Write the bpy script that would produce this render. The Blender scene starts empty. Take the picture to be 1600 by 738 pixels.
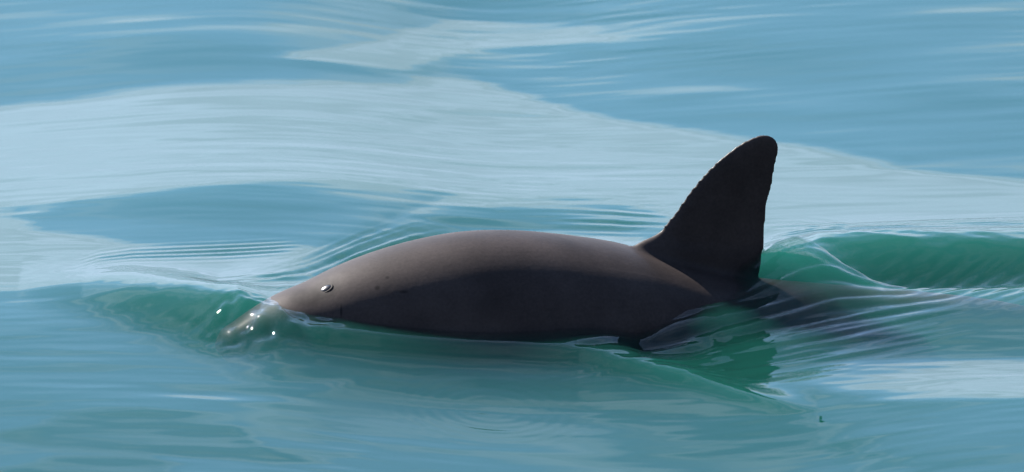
import bpy, bmesh, math
import numpy as np
from mathutils import Vector
R = math.radians
scene = bpy.context.scene
rng = np.random.default_rng(7)

# ------------------------------------------------------------------ camera
ELEV = R(14.0); DIST = 25.0
SE, CE = math.sin(ELEV), math.cos(ELEV)
cam_d = bpy.data.cameras.new('camera'); cam = bpy.data.objects.new('camera', cam_d)
scene.collection.objects.link(cam); scene.camera = cam
cam.location = (0, -DIST*CE, DIST*SE)
cam.rotation_euler = (R(90)-ELEV, 0, 0)
cam_d.sensor_width = 36.0; cam_d.lens = 36.0*DIST/1.6
cam_d.clip_start = 1.0; cam_d.clip_end = 20000
cam_d.dof.use_dof = True; cam_d.dof.focus_distance = DIST-0.55; cam_d.dof.aperture_fstop = 11

# ------------------------------------------------------------------ sky and sun
SUN = Vector((-0.56, 0.54, 0.63)).normalized()
sun_el = math.asin(SUN.z); sun_az = math.atan2(SUN.x, SUN.y)     # clockwise from +Y
world = bpy.data.worlds.new('World'); scene.world = world; world.use_nodes = True
nt = world.node_tree; nt.nodes.clear()
def N(t, tree=None, **kw):
    n = (tree or nt).nodes.new(t)
    for k, v in kw.items(): setattr(n, k, v)
    return n
out = N('ShaderNodeOutputWorld'); bg = N('ShaderNodeBackground'); bg.inputs['Strength'].default_value = 0.068
sky = N('ShaderNodeTexSky', sky_type='NISHITA', sun_disc=False)
sky.sun_elevation = sun_el; sky.sun_rotation = sun_az
sky.altitude = 0; sky.air_density = 1.0; sky.dust_density = 0.1; sky.ozone_density = 4.0
# clouds: a bank of pale cloud low over the whole horizon, thin wisps higher up
tc = N('ShaderNodeTexCoord'); sep = N('ShaderNodeSeparateXYZ'); nt.links.new(tc.outputs['Generated'], sep.inputs[0])
mp = N('ShaderNodeMapping'); mp.inputs['Scale'].default_value = (1.2, 1.2, 5.0)
nt.links.new(tc.outputs['Generated'], mp.inputs[0])
n1 = N('ShaderNodeTexNoise'); n1.inputs['Scale'].default_value = 3.0; n1.inputs['Detail'].default_value = 6; n1.inputs['Roughness'].default_value = 0.55
nt.links.new(mp.outputs[0], n1.inputs['Vector'])
def M(op, a, b=None, c=None, clamp=False):
    m = N('ShaderNodeMath', operation=op); m.use_clamp = clamp
    for i, x in enumerate((a, b, c)):
        if x is None: continue
        if isinstance(x, (int, float)): m.inputs[i].default_value = x
        else: nt.links.new(x, m.inputs[i])
    return m.outputs[0]
def ramp(x, a, b, c0=0.0, c1=1.0):
    m = N('ShaderNodeMapRange', interpolation_type='SMOOTHSTEP')
    nt.links.new(x, m.inputs['Value'])
    for k, v in (('From Min', a), ('From Max', b), ('To Min', c0), ('To Max', c1)): m.inputs[k].default_value = v
    return m.outputs['Result']
zz = sep.outputs['Z']
# bank: sine of elevation compared with a ragged upper edge
edge = M('ADD', 0.255, M('MULTIPLY', M('SUBTRACT', n1.outputs['Fac'], 0.5), 0.16))
bank = ramp(M('SUBTRACT', zz, edge), 0.012, -0.022)
n2 = N('ShaderNodeTexNoise'); n2.inputs['Scale'].default_value = 5.5; n2.inputs['Detail'].default_value = 5
nt.links.new(mp.outputs[0], n2.inputs['Vector'])
wisp = M('MULTIPLY_ADD', ramp(n2.outputs['Fac'], 0.40, 0.68), 0.46, 0.03)
cov = M('MAXIMUM', bank, wisp)
mix = N('ShaderNodeMix', data_type='RGBA'); nt.links.new(cov, mix.inputs['Factor'])
# thin cloud scatters forward: brighter towards the sun, duller away from it
dt = N('ShaderNodeVectorMath', operation='DOT_PRODUCT'); dt.inputs[1].default_value = SUN
nt.links.new(tc.outputs['Generated'], dt.inputs[0])
ph = M('POWER', M('MULTIPLY_ADD', dt.outputs['Value'], 0.5, 0.5), 4.0)
cm = N('ShaderNodeMix', data_type='RGBA'); nt.links.new(ph, cm.inputs['Factor'])
cm.inputs['A'].default_value = (0.5, 0.65, 0.9, 1); cm.inputs['B'].default_value = (8.0, 9.9, 13.0, 1)
vm = N('ShaderNodeVectorMath', operation='SCALE'); nt.links.new(cm.outputs['Result'], vm.inputs[0])
n3 = N('ShaderNodeTexNoise'); n3.inputs['Scale'].default_value = 9.0; n3.inputs['Detail'].default_value = 5
nt.links.new(mp.outputs[0], n3.inputs['Vector'])
nt.links.new(ramp(n3.outputs['Fac'], 0.30, 0.70, 0.84, 1.08), vm.inputs['Scale'])
nt.links.new(vm.outputs[0], mix.inputs['B'])
nt.links.new(sky.outputs[0], mix.inputs['A'])
nt.links.new(mix.outputs['Result'], bg.inputs['Color']); nt.links.new(bg.outputs[0], out.inputs[0])

sun_d = bpy.data.lights.new('sun', 'SUN'); sun_d.energy = 5.0; sun_d.angle = R(0.53); sun_d.color = (1.0, 0.94, 0.86)
sun = bpy.data.objects.new('sun', sun_d); scene.collection.objects.link(sun)
sun.rotation_euler = SUN.to_track_quat('Z', 'Y').to_euler(); sun.location = SUN*40

vs = scene.view_settings
vs.view_transform = 'Standard'; vs.look = 'None'; vs.gamma = 1; vs.use_curve_mapping = False
vs.exposure = 2.3
scene.cycles.use_denoising = True
scene.cycles.volume_bounces = 2
scene.cycles.transparent_max_bounces = 16
scene.cycles.sample_clamp_indirect = 4.0

# ------------------------------------------------------------------ water surface
# plan units: U = 800 + 1000 x (millimetres across), V = 369 - 242 y (foreshortened depth)
def graded(lo, hi, d, far=6000.0, g=1.16):
    core = np.arange(lo, hi + d*0.5, d); a = []; s = d; p = core[-1]
    while p < far: s *= g; p += s; a.append(p)
    b = []; s = d; p = core[0]
    while p > -far: s *= g; p -= s; b.append(p)
    return np.concatenate([np.array(b[::-1]), core, np.array(a)]), len(b), len(core)
DX, DY = 0.0032, 0.0043
xs, ix0, nx = graded(-1.30, 1.30, DX)
ys, iy0, ny = graded(-2.10, 2.30, DY)
NX, NY = len(xs), len(ys)
X, Y = np.meshgrid(xs, ys)                    # rows = y
def core_noise(lx, ly, seed, k=0.0):
    """smooth unit noise on the fine core (correlation lengths in metres), zero outside"""
    r = np.random.default_rng(seed).standard_normal((ny, nx))
    fx = np.fft.fftfreq(nx, DX)[None, :]; fy = np.fft.fftfreq(ny, DY)[:, None]
    f = np.exp(-2*(math.pi**2)*(((fx+k*fy)*lx)**2 + (fy*ly)**2))     # k shears the grain: streaks run along dy/dx = k
    n = np.real(np.fft.ifft2(np.fft.fft2(r)*f)); n /= n.std()
    o = np.zeros((NY, NX)); o[iy0:iy0+ny, ix0:ix0+nx] = n
    return o
def sst(a, b, x):
    t = np.clip((x-a)/(b-a), 0, 1); return t*t*(3-2*t)
# fade of hand-shaped relief beyond the core
fade = (1-sst(1.05, 1.30, np.abs(X))) * (1-sst(1.9, 2.28, Y)) * sst(-2.08, -1.8, Y)

# --- large smooth swell: march the slope field away from the animal
def poly(u, pts):
    p = np.array(pts, float); return np.interp(u, p[:, 0], p[:, 1])
def band(U, V, top, bot, soft):
    """1 between the curves top(U) and bot(U)"""
    t = poly(U, top); b = poly(U, bot)
    return sst(-soft, soft, V-t) * sst(-soft, soft, b-V)
def tilt(U, V, n_wide, n_fine):
    """tilt in degrees of the calm swell, positive where it leans towards the camera"""
    V = V + 9*n_wide + 4.5*n_fine; t = np.full_like(V, 1.6)
    # pale band across the back
    top = [(-600,215),(0,168),(200,146),(380,130),(530,124),(700,130),(900,172),(1080,205),(1250,232),(1420,262),(1600,282),(2200,300)]
    bot = [(-600,560),(0,455),(160,450),(420,440),(640,372),(900,345),(1200,352),(1600,350),(2200,350)]
    t += -3.9*band(U, V, top, bot, 13)
    # dark lens inside it
    ltop = [(-200,345),(10,338),(120,312),(300,284),(430,268),(540,263),(620,272),(690,296),(730,312),(900,330)]
    lbot = [(-200,330),(10,340),(90,362),(200,384),(350,398),(500,388),(600,352),(690,312),(730,306),(900,310)]
    le = band(U, V, ltop, lbot, 9)
    t += 3.6*le + 2.2*np.exp(-(((U-390)/230)**2 + ((V-335)/38)**2))
    # faint darker streak in the pale band, lighter tongue at the right
    t += 1.6*np.exp(-(((U-680)/150)**2 + ((V-197)/13)**2))
    t += 0.9*np.exp(-(((U-1000)/160)**2 + ((V-225)/9)**2))
    t += 1.4*np.exp(-(((U-1290)/150)**2 + ((V-262)/16)**2))
    # tongue near the top
    ttop = [(300,90),(410,80),(470,70),(600,46),(760,40),(900,32),(1000,38),(1100,60)]
    tbot = [(300,70),(410,78),(500,96),(620,110),(720,90),(820,66),(1000,40),(1100,40)]
    t += -3.0*band(U, V, ttop, tbot, 9)
    t += -1.9*np.exp(-(((U-1110)/110)**2 + ((V-134)/11)**2))
    t += -2.2*np.exp(-(((U-190)/60)**2 + ((V-8)/6)**2))
    # greyer troughs at the top
    t += 2.0*np.exp(-(((U-260)/230)**2 + ((V-82)/34)**2)) + 1.6*np.exp(-(((U-760)/220)**2 + ((V-8)/22)**2))
    t += 1.8*np.exp(-(((U-1180)/200)**2 + ((V-70)/30)**2)) + 2.0*np.exp(-(((U-1530)/110)**2 + ((V-148)/20)**2))
    t += 1.2*np.exp(-(((U-1170)/170)**2 + ((V-175)/16)**2))
    # foreground
    t += (4.4*sst(500, 545, V) - 1.6*sst(640, 760, V))*(0.28 + 0.72*sst(900, 1020, U)*(1-sst(1230, 1420, U)))
    t += 3.0*band(U, V, [(-300,690),(20,668),(120,640),(250,630),(380,640),(440,668),(520,690)], [(-300,690),(20,672),(120,694),(260,700),(440,690),(520,690)], 10)
    t += 3.0*band(U, V, [(-300,760),(0,735),(120,706),(260,704),(400,728),(520,760)], [(-300,800),(520,800)], 9)
    t += -0.8*np.exp(-(((U-600)/260)**2 + ((V-690)/30)**2))
    t += 1.2*np.exp(-(((U-900)/160)**2 + ((V-610)/12)**2))
    t += -6.4*band(U, V, [(1100,590),(1190,568),(1290,548),(1450,548),(1700,560),(2200,575)], [(1100,590),(1190,590),(1320,598),(1700,602),(2200,602)], 9)
    t += 1.8*np.exp(-(((U-1240)/90)**2 + ((V-620)/50)**2)) + 2.0*np.exp(-(((U-1285)/60)**2 + ((V-655)/40)**2)) 
    t += 3.7*np.exp(-((V-588)/40)**2)*sst(480, 600, U)*(1-sst(900, 1000, U)) + 3.2*np.exp(-(((U-1290)/70)**2 + ((V-692)/30)**2))
    t += -2.0*np.exp(-(((U-1480)/200)**2 + ((V-640)/26)**2))
    return t + 0.42*n_fine
U = 800 + 1000*X
nw = 0.7*core_noise(0.30, 0.30, 1) + 0.3*core_noise(0.10, 0.12, 2)
nf = 0.6*core_noise(0.16, 0.022, 3) + 0.6*core_noise(0.08, 0.010, 4) + 0.45*core_noise(0.5, 0.09, 5)
Z = np.zeros((NY, NX))
z_start = np.interp(xs, [-1.3,-0.7,-0.35,-0.05,0.3,1.3], [0.005,0.010,0.004,-0.034,-0.025,-0.010])
j0 = int(np.argmin(np.abs(ys - (-0.62))))
z = z_start.copy()
Z[j0] = z
for j in range(j0+1, NY):
    dy = ys[j]-ys[j-1]
    if ys[j] > 2.4: Z[j] = z; continue
    t = tilt(U[j], 369-242*ys[j]-970*z, nw[j], nf[j]); z = z + np.tan(np.radians(t))*dy*fade[j]; Z[j] = z
z = z_start.copy()
for j in range(j0-1, -1, -1):
    dy = ys[j+1]-ys[j]
    if ys[j] < -2.2: Z[j] = z; continue
    t = tilt(U[j], 369-242*ys[j]-970*z, nw[j], nf[j]); z = z - np.tan(np.radians(t))*dy*fade[j]; Z[j] = z
# remove accumulated column-to-column drift: what is slow along y must also be slow along x
def blur(a, sx, sy):
    px, py = 150, 150
    b = np.pad(a, ((py, py), (px, px)), mode='reflect')
    fx = np.fft.fftfreq(b.shape[1], DX)[None, :]; fy = np.fft.fftfreq(b.shape[0], DY)[:, None]
    f = np.exp(-2*(math.pi**2)*((fx*sx)**2 + (fy*sy)**2))
    return np.real(np.fft.ifft2(np.fft.fft2(b)*f))[py:-py, px:-px]
core = Z[iy0:iy0+ny, ix0:ix0+nx]
slow = blur(core, 0, 0.10)
Z[iy0:iy0+ny, ix0:ix0+nx] -= (slow - blur(core, 0.14, 0.10))*fade[iy0:iy0+ny, ix0:ix0+nx]
# let the relief die out away from the core and an open, gentle swell take over
w_core = (1-sst(1.0, 3.0, np.abs(X))) * (1-sst(2.3, 6.0, np.abs(Y)))
open_sw = np.zeros_like(Z)
for k in range(14):
    lam = rng.uniform(1.2, 7.0); a = rng.uniform(-0.9, 0.9)+math.pi/2
    open_sw += 0.0045*lam**0.8*np.sin(2*math.pi*(X*math.cos(a)+Y*math.sin(a))/lam + rng.uniform(0, 6.28))
rr = np.hypot(X, Y)
Z = Z*w_core + open_sw*(1-w_core)*(1-sst(8, 22, rr))

# --- relief made by the animal
def axis_y(x): return -0.495 + (x+0.03)*0.30
VA = 369 - 242*Y - 970*Z                       # plan depth including the swell's own height
# bow ridge and the lip of water along the near flank
crest = np.interp(xs, [-0.80,-0.66,-0.60,-0.55,-0.50,-0.45,-0.41,-0.36,-0.30,-0.20,0.0,0.10,0.26,0.385,0.60,0.9],
                      [-0.32,-0.40,-0.44,-0.48,-0.525,-0.57,-0.61,-0.66,-0.695,-0.70,-0.68,-0.69,-0.78,-0.89,-1.0,-1.1])[None, :]
H = np.interp(xs, [-0.76,-0.66,-0.58,-0.50,-0.45,-0.42,-0.36,-0.28,-0.10,0.15,0.30,0.40,0.46],
                  [0.0,0.010,0.028,0.044,0.053,0.058,0.050,0.043,0.040,0.034,0.020,0.010,0.0])[None, :]
Lb = np.interp(xs, [-0.7,-0.45,-0.35,0.0,0.2,0.4], [0.16,0.16,0.30,0.40,0.09,0.06])[None, :]
wl = 0.75*sst(-0.46, -0.34, X)
d = crest - Y
front = np.where(d > 0, wl*np.exp(-np.abs(d)/0.125) + (1-wl)*np.exp(-(d/(0.105-0.075*sst(-0.48, -0.30, X)))**2), 0)
back = np.where(d <= 0, np.exp(-(d/Lb)**2), 0)
Z += H*(front+back)
# wall of water thrown up behind the fin on the far side
cw = np.interp(xs, [0.33,0.42,0.55,0.8,1.2], [-0.245,-0.20,-0.175,-0.155,-0.14])[None, :]
Hw = np.interp(xs, [0.30,0.37,0.48,0.62,0.82,1.05,1.28], [0,0.022,0.050,0.050,0.040,0.030,0.0])[None, :]
d = cw - Y
Z += Hw*np.where(d > 0, 1-sst(0.0, 0.13, d), np.exp(-(d/0.16)**2))
# smooth hump of the tail wash
ch = np.interp(xs, [0.20,0.35,0.5,0.8,1.2], [-0.53,-0.47,-0.42,-0.40,-0.38])[None, :]
Hh = np.interp(xs, [0.20,0.34,0.48,0.65,0.85,1.1,1.28], [0,0.010,0.022,0.026,0.024,0.016,0.0])[None, :]
d = ch - Y
Z += Hh*np.where(d > 0, np.exp(-(d/0.20)**2), np.exp(-(d/0.10)**2))
# dip right in front of the wall
Z += 0.096*np.exp(-(((X-0.42)/0.11)**2 + ((Y+0.36)/0.10)**2))
Z += 0.032*np.exp(-(((X-0.27)/0.13)**2 + ((Y+0.53-0.25*(X-0.27))/0.065)**2))
c0 = poly(U, [(380,452),(430,440),(480,424),(560,389),(640,362),(700,350),(780,341),(860,338),(960,341),(1060,352)])
Z -= 0.013*np.exp(-((VA-c0-14)/24)**2)*sst(330, 520, U)*(1-sst(960, 1080, U))
Z -= 0.012*np.exp(-(((X-0.55)/0.25)**2 + ((Y+0.31)/0.05)**2))

# --- ripples
nr = core_noise(0.09, 0.05, 11); nr2 = core_noise(0.03, 0.05, 12); nr3 = core_noise(0.20, 0.16, 13)
def lines(curve, halfw, lam, amp, u0, u1, soft, jit=0.8, shift=0.0):
    """train of fine ripples following a plan curve (V as a function of U)"""
    global Z
    c = poly(U, curve); q = VA - c
    env = np.exp(-((q-shift)/halfw)**2) * sst(u0, u0+soft, U) * (1-sst(u1-soft, u1, U)) * np.clip(0.65+0.45*nr, 0, 1.6)
    Z += amp*env*np.sin(2*math.pi*q/lam + jit*nr3)
lines([(380,452),(430,440),(480,424),(560,389),(640,362),(700,350),(780,341),(860,338),(960,341),(1060,352)], 16, 8.5, 0.00085, 390, 1060, 60, 1.0, -2)
lines([(380,452),(430,440),(480,424),(560,389),(640,362),(700,350),(780,341),(860,338),(960,341),(1060,352)], 20, 13, 0.0012, 330, 720, 90, 1.5, 4)
lines([(380,452),(430,440),(480,424),(560,389),(640,362),(700,350),(780,341),(860,338),(960,341),(1060,352)], 13, 5.2, 0.00042, 420, 1060, 60, 0.9, -6)
lines([(100,428),(130,418),(160,408),(210,401),(280,398),(360,395),(480,390)], 12, 6.2, 0.00055, 110, 480, 60, 0.6)
lines([(1150,352),(1250,350),(1330,360),(1450,356),(1600,352),(1800,350)], 12, 7.5, 0.0006, 1180, 1900, 60, 1.6)
lines([(1180,392),(1270,377),(1400,372),(1600,372),(1900,372)], 9, 6.0, 0.0010, 1190, 1900, 60, 2.4, -6)
# wash streaks beside the tail
lines([(760,560),(900,541),(1050,523),(1200,500),(1300,484),(1420,470)], 34, 9.5, 0.0017, 830, 1450, 130, 2.2)
lines([(760,560),(900,541),(1050,523),(1200,500),(1300,484),(1420,470)], 36, 6.3, 0.0009, 800, 1400, 130, 2.8)
# oblique ripples over the hump
q = (U-1300)*0.55 + (VA-470)*1.9 + 0.0011*(U-1300)**2*0
env = np.exp(-((VA-462)/26)**2)*sst(1220, 1340, U)*(1-sst(1900, 2050, U))*np.clip(0.6+0.5*nr, 0, 1.6)
Z += 0.0010*env*np.sin(2*math.pi*q/19 + 1.2*nr3)
# faint ring in the foreground
q = np.hypot((X+0.03), (Y+0.90)); Z += 0.00005*np.exp(-((q-0.10)/0.06)**2)*np.sin(2*math.pi*q/0.022)
# broken water over the snout and behind the fin
ch1 = core_noise(0.010, 0.014, 21); ch2 = core_noise(0.020, 0.012, 22); ch3 = core_noise(0.006, 0.008, 23)
e1 = 1.7*np.exp(-(((X+0.395)/0.065)**2 + ((Y+0.655)/0.065)**2))
e1b = 1.5*np.exp(-(((X+0.31)/0.10)**2 + ((Y+0.675-(X+0.30)*0.10)/0.040)**2))
Z += e1*(0.0006*ch1+0.0005*ch2+0.0013*ch3+0.0010*core_noise(0.004, 0.006, 24)) + e1b*(0.0008*ch2+0.0007*ch3+0.0008*core_noise(0.016, 0.006, 30, -0.2)) 
e2 = np.exp(-(((X-0.415)/0.055)**2 + ((Y+0.335)/0.09)**2)) + 0.18*np.exp(-(((X-0.33)/0.08)**2 + ((Y+0.58)/0.08)**2))
Z += 0.0065*e2*(0.6*ch1+0.3*ch2+0.25*ch3)
Z += 0.0002*np.exp(-(((X+0.50)/0.14)**2 + ((Y-crest+0.0)/0.05)**2))*(ch1+0.6*ch3)
mod = np.clip(0.9+0.5*core_noise(0.25, 0.3, 31), 0.25, 2)*fade
Z += mod*(0.000055*core_noise(0.030, 0.0065, 32) + 0.00011*core_noise(0.07, 0.014, 33))
wash = sst(crest-0.02, crest+0.03, Y)*sst(0.0, 0.14, X)*(1-sst(0.50, 0.75, X))*np.exp(-((Y+0.66-0.50*(X-0.25))/0.13)**2)
Z += wash*(0.0017*core_noise(0.08, 0.009, 25, 0.50) + 0.0013*core_noise(0.045, 0.0055, 26, 0.42))
tear = np.exp(-((Y-cw-0.02)/0.07)**2)*sst(0.38, 0.50, X)*fade
Z += tear*(0.0013*core_noise(0.06, 0.011, 27, -0.35) + 0.0008*core_noise(0.025, 0.007, 28, 0.2))
Z += 0.0010*sst(0.45, 0.6, X)*fade*np.exp(-((Y+0.31)/0.05)**2)*core_noise(0.10, 0.010, 29, 0.1)

def mat(name):
    m = bpy.data.materials.new(name); m.use_nodes = True; m.node_tree.nodes.clear(); return m, m.node_tree
def grid_mesh(name, X, Y, Z, depth):
    NYl, NXl = X.shape
    v = np.stack([X, Y, Z], -1).reshape(-1, 3)
    idx = np.arange(NYl*NXl).reshape(NYl, NXl)
    f = np.stack([idx[:-1, :-1], idx[:-1, 1:], idx[1:, 1:], idx[1:, :-1]], -1).reshape(-1, 4)
    x0, x1, y0, y1 = X[0, 0], X[0, -1], Y[0, 0], Y[-1, 0]
    nb = len(v)
    v = np.vstack([v, [[x0, y0, depth], [x1, y0, depth], [x1, y1, depth], [x0, y1, depth]]])
    me = bpy.data.meshes.new(name)
    sides = [list(idx[0, ::-1])+[nb, nb+1], list(idx[::-1, -1])+[nb+1, nb+2], list(idx[-1, :])+[nb+2, nb+3], list(idx[:, 0])+[nb+3, nb], [nb+3, nb+2, nb+1, nb]]
    loops = np.concatenate([f.ravel()]+[np.array(s) for s in sides])
    counts = np.concatenate([np.full(len(f), 4), [len(s) for s in sides]])
    me.vertices.add(len(v)); me.vertices.foreach_set('co', v.astype(np.float32).ravel())
    me.loops.add(len(loops)); me.loops.foreach_set('vertex_index', loops.astype(np.int32))
    me.polygons.add(len(counts))
    me.polygons.foreach_set('loop_start', np.concatenate([[0], np.cumsum(counts)[:-1]]).astype(np.int32))
    me.polygons.foreach_set('loop_total', counts.astype(np.int32))
    sm = np.ones(len(counts), bool); sm[-5:] = False
    me.polygons.foreach_set('use_smooth', sm)
    me.update(calc_edges=True); me.validate()
    return me
wm, wt = mat('sea_water')
o = N('ShaderNodeOutputMaterial', wt); mx = N('ShaderNodeMixShader', wt); lw = N('ShaderNodeLayerWeight', wt); lw.inputs['Blend'].default_value = 0.5
pw = N('ShaderNodeMath', wt, operation='POWER'); pw.inputs[1].default_value = 5.0; wt.links.new(lw.outputs['Facing'], pw.inputs[0])
fr = N('ShaderNodeMath', wt, operation='MULTIPLY_ADD'); fr.inputs[1].default_value = 0.98; fr.inputs[2].default_value = 0.02; wt.links.new(pw.outputs[0], fr.inputs[0])   # Schlick, n = 1.33
tr = N('ShaderNodeBsdfTransparent', wt); gl = N('ShaderNodeBsdfGlossy', wt); gl.inputs['Roughness'].default_value = 0.03
wt.links.new(fr.outputs[0], mx.inputs[0]); wt.links.new(tr.outputs[0], mx.inputs[1]); wt.links.new(gl.outputs[0], mx.inputs[2])
wt.links.new(mx.outputs[0], o.inputs['Surface'])
vol = N('ShaderNodeVolumeScatter', wt); vol.inputs['Color'].default_value = (0.0115, 0.094, 0.078, 1); vol.inputs['Density'].default_value = 11.0; vol.inputs['Anisotropy'].default_value = 0.25
va = N('ShaderNodeVolumeAbsorption', wt); va.inputs['Color'].default_value = (0.0115, 0.094, 0.078, 1); va.inputs['Density'].default_value = 11.0
ad = N('ShaderNodeAddShader', wt); wt.links.new(vol.outputs[0], ad.inputs[0]); wt.links.new(va.outputs[0], ad.inputs[1])
wt.links.new(ad.outputs[0], o.inputs['Volume'])
water_me = grid_mesh('water', X, Y, Z, -8.0)
water_me.materials.append(wm)
water = bpy.data.objects.new('water', water_me); scene.collection.objects.link(water)
water['kind'] = 'structure'; water['label'] = 'calm teal sea surface with ripples and reflected clouds'

# ------------------------------------------------------------------ porpoise
YAW = math.atan(0.30)
SNOUT = Vector((-0.452, axis_y(-0.452), 0.0))
# world point of body coordinates (s along the body from the snout, t to its right (towards the camera is +), z up)
ah = Vector((math.cos(YAW), math.sin(YAW), 0)); side = Vector((math.sin(YAW), -math.cos(YAW), 0))
def W(s, t, zv): return SNOUT + ah*s + side*(t + 0.71*max(s-0.78, 0)**2) + Vector((0, 0, zv))   # tail swung towards the camera side
S_ = [0.0, 0.012,0.03, 0.06, 0.10, 0.15, 0.20, 0.26, 0.33, 0.40, 0.48, 0.56, 0.65, 0.75, 0.86, 0.98, 1.10, 1.22, 1.32, 1.38]
TOP= [-.012,.004,.015, .033, .053, .070, .090, .108, .122, .129, .1255,.113, .093, .057, .026, .012, .005,-.004,-.022,-.034]
BOT= [-.022,-.038,-.048,-.060,-.074,-.102,-.130,-.158,-.182,-.196,-.205,-.207,-.202,-.190,-.168,-.138,-.102,-.074,-.058,-.054]
WID= [.006,.030, .042, .055, .070, .089, .107, .126, .142, .151, .156, .154, .147, .134, .113, .084, .055, .031, .019, .010]
def smooth_curve(xk, yk, x):
    """Catmull-Rom style cubic through the knots"""
    xk = np.array(xk); yk = np.array(yk); m = np.gradient(yk, xk)
    i = np.clip(np.searchsorted(xk, x)-1, 0, len(xk)-2); h = xk[i+1]-xk[i]; t = (x-xk[i])/h
    return ((2*t**3-3*t**2+1)*yk[i] + (t**3-2*t**2+t)*h*m[i] + (-2*t**3+3*t**2)*yk[i+1] + (t**3-t**2)*h*m[i+1])
bm = bmesh.new()
def loft(rings, cap=True):
    vr = [[bm.verts.new(p) for p in r] for r in rings]; n = len(vr[0])
    for a, b in zip(vr[:-1], vr[1:]):
        for k in range(n): bm.faces.new((a[k], a[(k+1) % n], b[(k+1) % n], b[k]))
    if cap: bm.faces.new(vr[0][::-1]); bm.faces.new(vr[-1])
rings = []
for s in np.concatenate([np.linspace(0, 0.06, 13)[:-1], np.linspace(0.06, 1.38, 260)]):
    tp, bt, wd = (float(smooth_curve(S_, q, s)) for q in (TOP, BOT, WID))
    fz = 0.45 + 0.17*float(sst(0.45, 0.70, s))*(1-float(sst(0.95, 1.15, s))); zc = fz*tp + (1-fz)*bt; r = []
    for k in range(96):
        a = 2*math.pi*k/96; c, sn = math.cos(a), math.sin(a)
        hz = (tp-zc) if sn > 0 else (zc-bt)
        r.append(W(s, wd*math.copysign(abs(c)**0.94, c), zc + hz*math.copysign(abs(sn)**0.97, sn)))
    rings.append(r)
loft(rings)
# dorsal fin, swept back with a rounded tip; lens-shaped sections
LE = [(965,470),(985,379),(1012,368),(1030,356),(1046,338),(1060,318),(1075,297),(1090,279),(1105,263),(1120,249),(1135,237),(1150,226),(1163,219),(1175,214),(1184,212)]
TE = [(1150,520),(1190,408),(1190,380),(1191,355),(1192,338),(1194,318),(1197,297),(1199,282),(1202,265),(1205,252),(1208,240),(1209,233),(1206,223),(1200,216),(1192,212.4)]
def fin_pt(u, v):
    x = (u-800)/1000; y = axis_y(x); zv = ((369-v)/1000 - SE*y)/CE
    return (x - SNOUT.x)/math.cos(YAW), zv
rings = []; nh = 60
le = np.array([fin_pt(*p) for p in LE]); te = np.array([fin_pt(*p) for p in TE])
pk = np.linspace(0, 1, len(LE))
for i in range(nh+1):
    f = i/nh
    a = np.array([np.interp(f, pk, le[:, 0]), np.interp(f, pk, le[:, 1])]); b = np.array([np.interp(f, pk, te[:, 0]), np.interp(f, pk, te[:, 1])])
    a = a + np.array([-1, 0.6])*0.0004*math.sin(f*95)*(f > 0.25)*(f < 0.97)          # small bumps on the leading edge
    ch = np.linalg.norm(b-a); th = (0.0045 + 0.072*ch*(1-0.25*f)); r = []; m = 12
    if f < 0.12: th += 0.02*(1-f/0.12)
    for k in range(2*m):
        c = k/m if k <= m else 2 - k/m                 # 0 at the leading edge .. 1 at the trailing edge
        sg = 1 if k <= m else -1
        prof = max(0.08 if c < 1 else 0.05, 2.6*(math.sqrt(max(c, 0))*(1-c)**0.85)/1.0*0.62) if 0 < c < 1 else 0.0
        p = a + (b-a)*c
        r.append(W(p[0], sg*max(th*prof, 0.0034 if 0 < c < 1 else 0), p[1]))
    rings.append(r)
loft(rings)
# flippers and flukes (under water)
def blade(points):
    loft([[W(*p) for p in r] for r in points])
def blade_sec(c, dirv, chordv, L, c0, tip, th):
    out_ = []
    for i in range(13):
        f = i/12; ctr = Vector(c) + Vector(dirv)*L*f + Vector(chordv)*(0.35*L*f*f)
        chd = c0*(1-f**2.2)*(1-0.25*f) + tip; tk = th*(1-0.7*f)
        nrm = Vector(dirv).cross(Vector(chordv)).normalized(); r = []
        for k in range(16):
            a = 2*math.pi*k/16
            r.append(tuple(ctr + Vector(chordv)*(0.5*chd*math.cos(a)) + nrm*(tk*math.sin(a))))
        out_.append(r)
    blade(out_)
for sg in (1, -1):
    blade_sec((0.30, sg*0.10, -0.13), Vector((0.25, sg*0.65, -0.70)).normalized(), Vector((0.94, 0, 0.1)).normalized(), 0.20, 0.095, 0.012, 0.013)
    blade_sec((1.36, sg*0.0, -0.046), Vector((0.25, sg*0.97, -0.05)).normalized(), Vector((0.95, 0, -0.25)).normalized(), 0.20, 0.12, 0.012, 0.010)
bmesh.ops.recalc_face_normals(bm, faces=bm.faces)
raw = bpy.data.meshes.new('porpoise_raw'); bm.to_mesh(raw); bm.free()
tmp = bpy.data.objects.new('porpoise_raw', raw); scene.collection.objects.link(tmp)
md = tmp.modifiers.new('remesh', 'REMESH'); md.mode = 'VOXEL'; md.voxel_size = 0.0026
sm = tmp.modifiers.new('smooth', 'SMOOTH'); sm.factor = 0.5; sm.iterations = 10
dg = bpy.context.evaluated_depsgraph_get()
body_me = bpy.data.meshes.new_from_object(tmp.evaluated_get(dg))
body_me.name = 'body'
bpy.data.objects.remove(tmp)
co = np.empty(len(body_me.vertices)*3, np.float32); body_me.vertices.foreach_get('co', co); co = co.reshape(-1, 3).astype(float)
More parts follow.
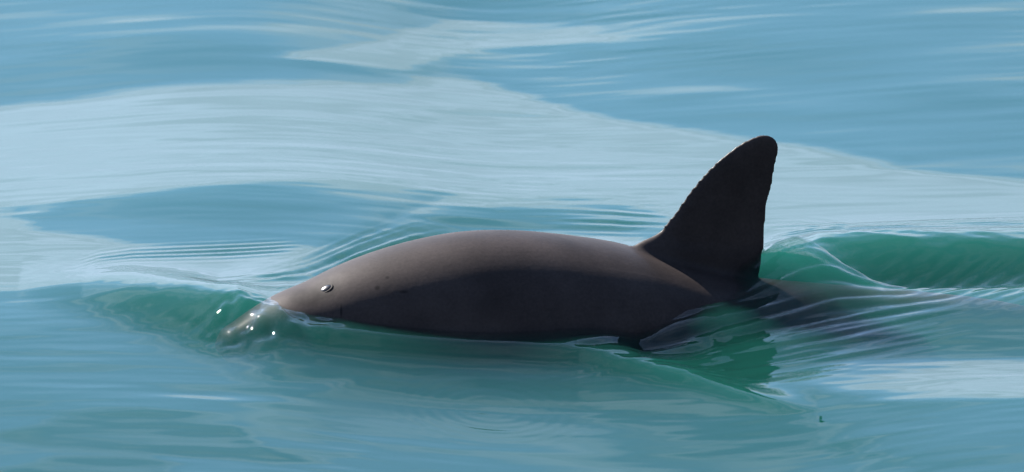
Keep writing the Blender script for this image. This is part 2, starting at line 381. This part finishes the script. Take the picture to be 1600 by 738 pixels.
# melt the root of the fin into the back
sb = (co - np.array(SNOUT)) @ np.array(ah); tb = (co - np.array(SNOUT)) @ np.array(side) - 0.71*np.maximum(sb-0.78, 0)**2
ztop = smooth_curve(S_, TOP, np.clip(sb, 0.001, 1.379))
near = np.where((sb > 0.58) & (sb < 1.0) & (np.abs(co[:, 2]-ztop) < 0.05) & (np.abs(tb) < 0.09))[0]
bm = bmesh.new(); bm.from_mesh(body_me); bm.verts.ensure_lookup_table()
vv = [bm.verts[i] for i in near]
for _ in range(45): bmesh.ops.smooth_vert(bm, verts=vv, factor=0.5, use_axis_x=True, use_axis_y=True, use_axis_z=True)
bm.to_mesh(body_me); bm.free()
EYE = Vector((-0.2840, -0.6081, 0.0692))
body_me.polygons.foreach_set('use_smooth', np.ones(len(body_me.polygons), bool))

sk, st = mat('wet_skin')
o = N('ShaderNodeOutputMaterial', st); pb = N('ShaderNodeBsdfPrincipled', st)
tcx = N('ShaderNodeTexCoord', st)
na = N('ShaderNodeTexNoise', st); na.inputs['Scale'].default_value = 9; na.inputs['Detail'].default_value = 6
nb_ = N('ShaderNodeTexNoise', st); nb_.inputs['Scale'].default_value = 90; nb_.inputs['Detail'].default_value = 4
for n in (na, nb_): st.links.new(tcx.outputs['Object'], n.inputs['Vector'])
cr = N('ShaderNodeValToRGB', st)
cr.color_ramp.elements[0].position = 0.3; cr.color_ramp.elements[0].color = (0.0155, 0.0122, 0.0117, 1)
cr.color_ramp.elements[1].position = 0.75; cr.color_ramp.elements[1].color = (0.0315, 0.0252, 0.0242, 1)
st.links.new(na.outputs['Fac'], cr.inputs[0]); last = cr.outputs[0]
for (p, rad) in (((-0.190, -0.611, 0.087), (0.004, 0.004, 0.003)), ((-0.205, -0.6246, 0.0743), (0.005, 0.005, 0.005)), ((-0.260, -0.644, 0.043), (0.0022, 0.02, 0.011)), ((-0.165, -0.64, 0.07), (0.009, 0.02, 0.003)), (tuple(EYE), (0.024, 0.024, 0.024)), ((-0.312, -0.612, 0.056), (0.032, 0.03, 0.014)), ((-0.43, -0.62, 0.0), (0.085, 0.09, 0.055))):   # small scars, the dark rings round the eye and the dark lips
    su = N('ShaderNodeVectorMath', st, operation='SUBTRACT'); su.inputs[1].default_value = p; st.links.new(tcx.outputs['Object'], su.inputs[0])
    dv = N('ShaderNodeVectorMath', st, operation='DIVIDE'); dv.inputs[1].default_value = rad; st.links.new(su.outputs[0], dv.inputs[0])
    le_ = N('ShaderNodeVectorMath', st, operation='LENGTH'); st.links.new(dv.outputs[0], le_.inputs[0])
    mr = N('ShaderNodeMapRange', st); mr.inputs['From Min'].default_value = 1.1; mr.inputs['From Max'].default_value = 0.4 if max(rad) < 0.021 else 0.7; mr.inputs['To Max'].default_value = 0.9 if max(rad) > 0.05 else (0.45 if max(rad) > 0.021 else 0.75); st.links.new(le_.outputs['Value'], mr.inputs['Value'])
    mc = N('ShaderNodeMix', st, data_type='RGBA'); st.links.new(mr.outputs[0], mc.inputs['Factor']); st.links.new(last, mc.inputs['A']); mc.inputs['B'].default_value = (0.004, 0.003, 0.003, 1); last = mc.outputs['Result']
nc = N('ShaderNodeTexNoise', st); nc.inputs['Scale'].default_value = 230; nc.inputs['Detail'].default_value = 3; st.links.new(tcx.outputs['Object'], nc.inputs['Vector'])
gr = N('ShaderNodeMapRange', st); gr.inputs['From Min'].default_value = 0.3; gr.inputs['From Max'].default_value = 0.7; gr.inputs['To Min'].default_value = 0.86; gr.inputs['To Max'].default_value = 1.12; st.links.new(nc.outputs['Fac'], gr.inputs['Value'])
gs = N('ShaderNodeVectorMath', st, operation='SCALE'); st.links.new(last, gs.inputs[0]); st.links.new(gr.outputs[0], gs.inputs['Scale'])
st.links.new(gs.outputs[0], pb.inputs['Base Color'])
rr_ = N('ShaderNodeMapRange', st); rr_.inputs['To Min'].default_value = 0.50; rr_.inputs['To Max'].default_value = 0.64
st.links.new(nb_.outputs['Fac'], rr_.inputs['Value']); st.links.new(rr_.outputs[0], pb.inputs['Roughness'])
bp = N('ShaderNodeBump', st); bp.inputs['Strength'].default_value = 0.12; bp.inputs['Distance'].default_value = 0.002
st.links.new(nb_.outputs['Fac'], bp.inputs['Height']); st.links.new(bp.outputs[0], pb.inputs['Normal'])
pb.inputs['IOR'].default_value = 1.13; pb.inputs['Coat Weight'].default_value = 0.12; pb.inputs['Coat Roughness'].default_value = 0.27; pb.inputs['Coat IOR'].default_value = 1.25
st.links.new(pb.outputs[0], o.inputs[0])
body_me.materials.clear(); body_me.materials.append(sk)
for p in body_me.polygons: p.material_index = 0

root = bpy.data.objects.new('porpoise', None); scene.collection.objects.link(root)
root.location = W(0.5, 0, -0.2); root.empty_display_size = 0.1
root['label'] = 'dark grey porpoise surfacing with tall swept dorsal fin above teal water'; root['category'] = 'porpoise'
def part(name, me, parent=root):
    ob = bpy.data.objects.new(name, me); scene.collection.objects.link(ob); ob.parent = parent
    bpy.context.view_layer.update(); ob.matrix_parent_inverse = parent.matrix_world.inverted(); return ob
body = part('body', body_me)


# eyes: glossy dark ball in an almond of lids
ey, et = mat('eye_wet_black'); o = N('ShaderNodeOutputMaterial', et); pe = N('ShaderNodeBsdfPrincipled', et)
en = N('ShaderNodeTexNoise', et); en.inputs['Scale'].default_value = 300
ec = N('ShaderNodeValToRGB', et); ec.color_ramp.elements[0].color = (0.004, 0.004, 0.005, 1); ec.color_ramp.elements[1].color = (0.012, 0.009, 0.008, 1)
et.links.new(en.outputs['Fac'], ec.inputs[0]); et.links.new(ec.outputs[0], pe.inputs['Base Color'])
pe.inputs['Roughness'].default_value = 0.28; pe.inputs['IOR'].default_value = 1.45; et.links.new(pe.outputs[0], o.inputs[0])
ld, lt = mat('dark_lid_skin'); o = N('ShaderNodeOutputMaterial', lt); pl = N('ShaderNodeBsdfPrincipled', lt)
ln = N('ShaderNodeTexNoise', lt); ln.inputs['Scale'].default_value = 120
lc = N('ShaderNodeValToRGB', lt); lc.color_ramp.elements[0].color = (0.007, 0.006, 0.006, 1); lc.color_ramp.elements[1].color = (0.016, 0.013, 0.012, 1)
lt.links.new(ln.outputs['Fac'], lc.inputs[0]); lt.links.new(lc.outputs[0], pl.inputs['Base Color']); pl.inputs['Roughness'].default_value = 0.8; pl.inputs['Specular IOR Level'].default_value = 0.2
lt.links.new(pl.outputs[0], o.inputs[0])
def mesh_from(name, rings, material, close=True):
    b = bmesh.new(); vr = [[b.verts.new(p) for p in r] for r in rings]; n = len(vr[0])
    for i in range(len(vr) - (0 if close else 1)):
        a, c = vr[i], vr[(i+1) % len(vr)]
        for k in range(n): b.faces.new((a[k], a[(k+1) % n], c[(k+1) % n], c[k]))
    bmesh.ops.recalc_face_normals(b, faces=b.faces)
    me = bpy.data.meshes.new(name); b.to_mesh(me); b.free(); me.materials.append(material)
    me.polygons.foreach_set('use_smooth', np.ones(len(me.polygons), bool)); return me
def make_eye(pos, nrm):
    nrm = nrm.normalized(); fwd = (-ah - nrm*(-ah).dot(nrm)).normalized(); upd = nrm.cross(fwd)
    b = bmesh.new(); bmesh.ops.create_uvsphere(b, u_segments=24, v_segments=14, radius=1)
    for v in b.verts: v.co = pos - nrm*0.0007 + fwd*(v.co.x*0.0092) + upd*(v.co.y*0.0066) + nrm*(v.co.z*0.0030)
    me = bpy.data.meshes.new('eye'); b.to_mesh(me); b.free(); me.materials.append(ey)
    me.polygons.foreach_set('use_smooth', np.ones(len(me.polygons), bool))
    e = part('eye', me)
    rr = []
    for i in range(36):
        a = 2*math.pi*i/36; ca, sa = math.cos(a), math.sin(a)
        L = 0.0105 if ca < 0 else 0.022                       # the lids run out to a point in front
        c = pos + fwd*(ca*L) + upd*(sa*0.0074*(1-0.55*max(ca, 0)**2)) - nrm*(0.0006 + 0.004*max(ca, 0)**2)
        od = (fwd*ca + upd*sa).normalized()
        rr.append([c + od*(0.0018*math.cos(q)) + nrm*(0.0009*math.sin(q)) for q in (2*math.pi*k/8 for k in range(8))])
    part('eyelid', mesh_from('eyelid', rr, ld), e)
rel = EYE - SNOUT; es, etv, ez = rel.dot(ah), rel.dot(side), rel.z
nE = Vector((-0.38, -0.40, 0.84)); ns, ntv = nE.dot(ah), nE.dot(side)
make_eye(EYE, nE)
from mathutils.bvhtree import BVHTree
bv = BVHTree.FromPolygons([v.co.copy() for v in body_me.vertices], [tuple(p.vertices) for p in body_me.polygons])
hit = bv.find_nearest(W(es, -0.12, 0.035))
make_eye(hit[0], hit[1])
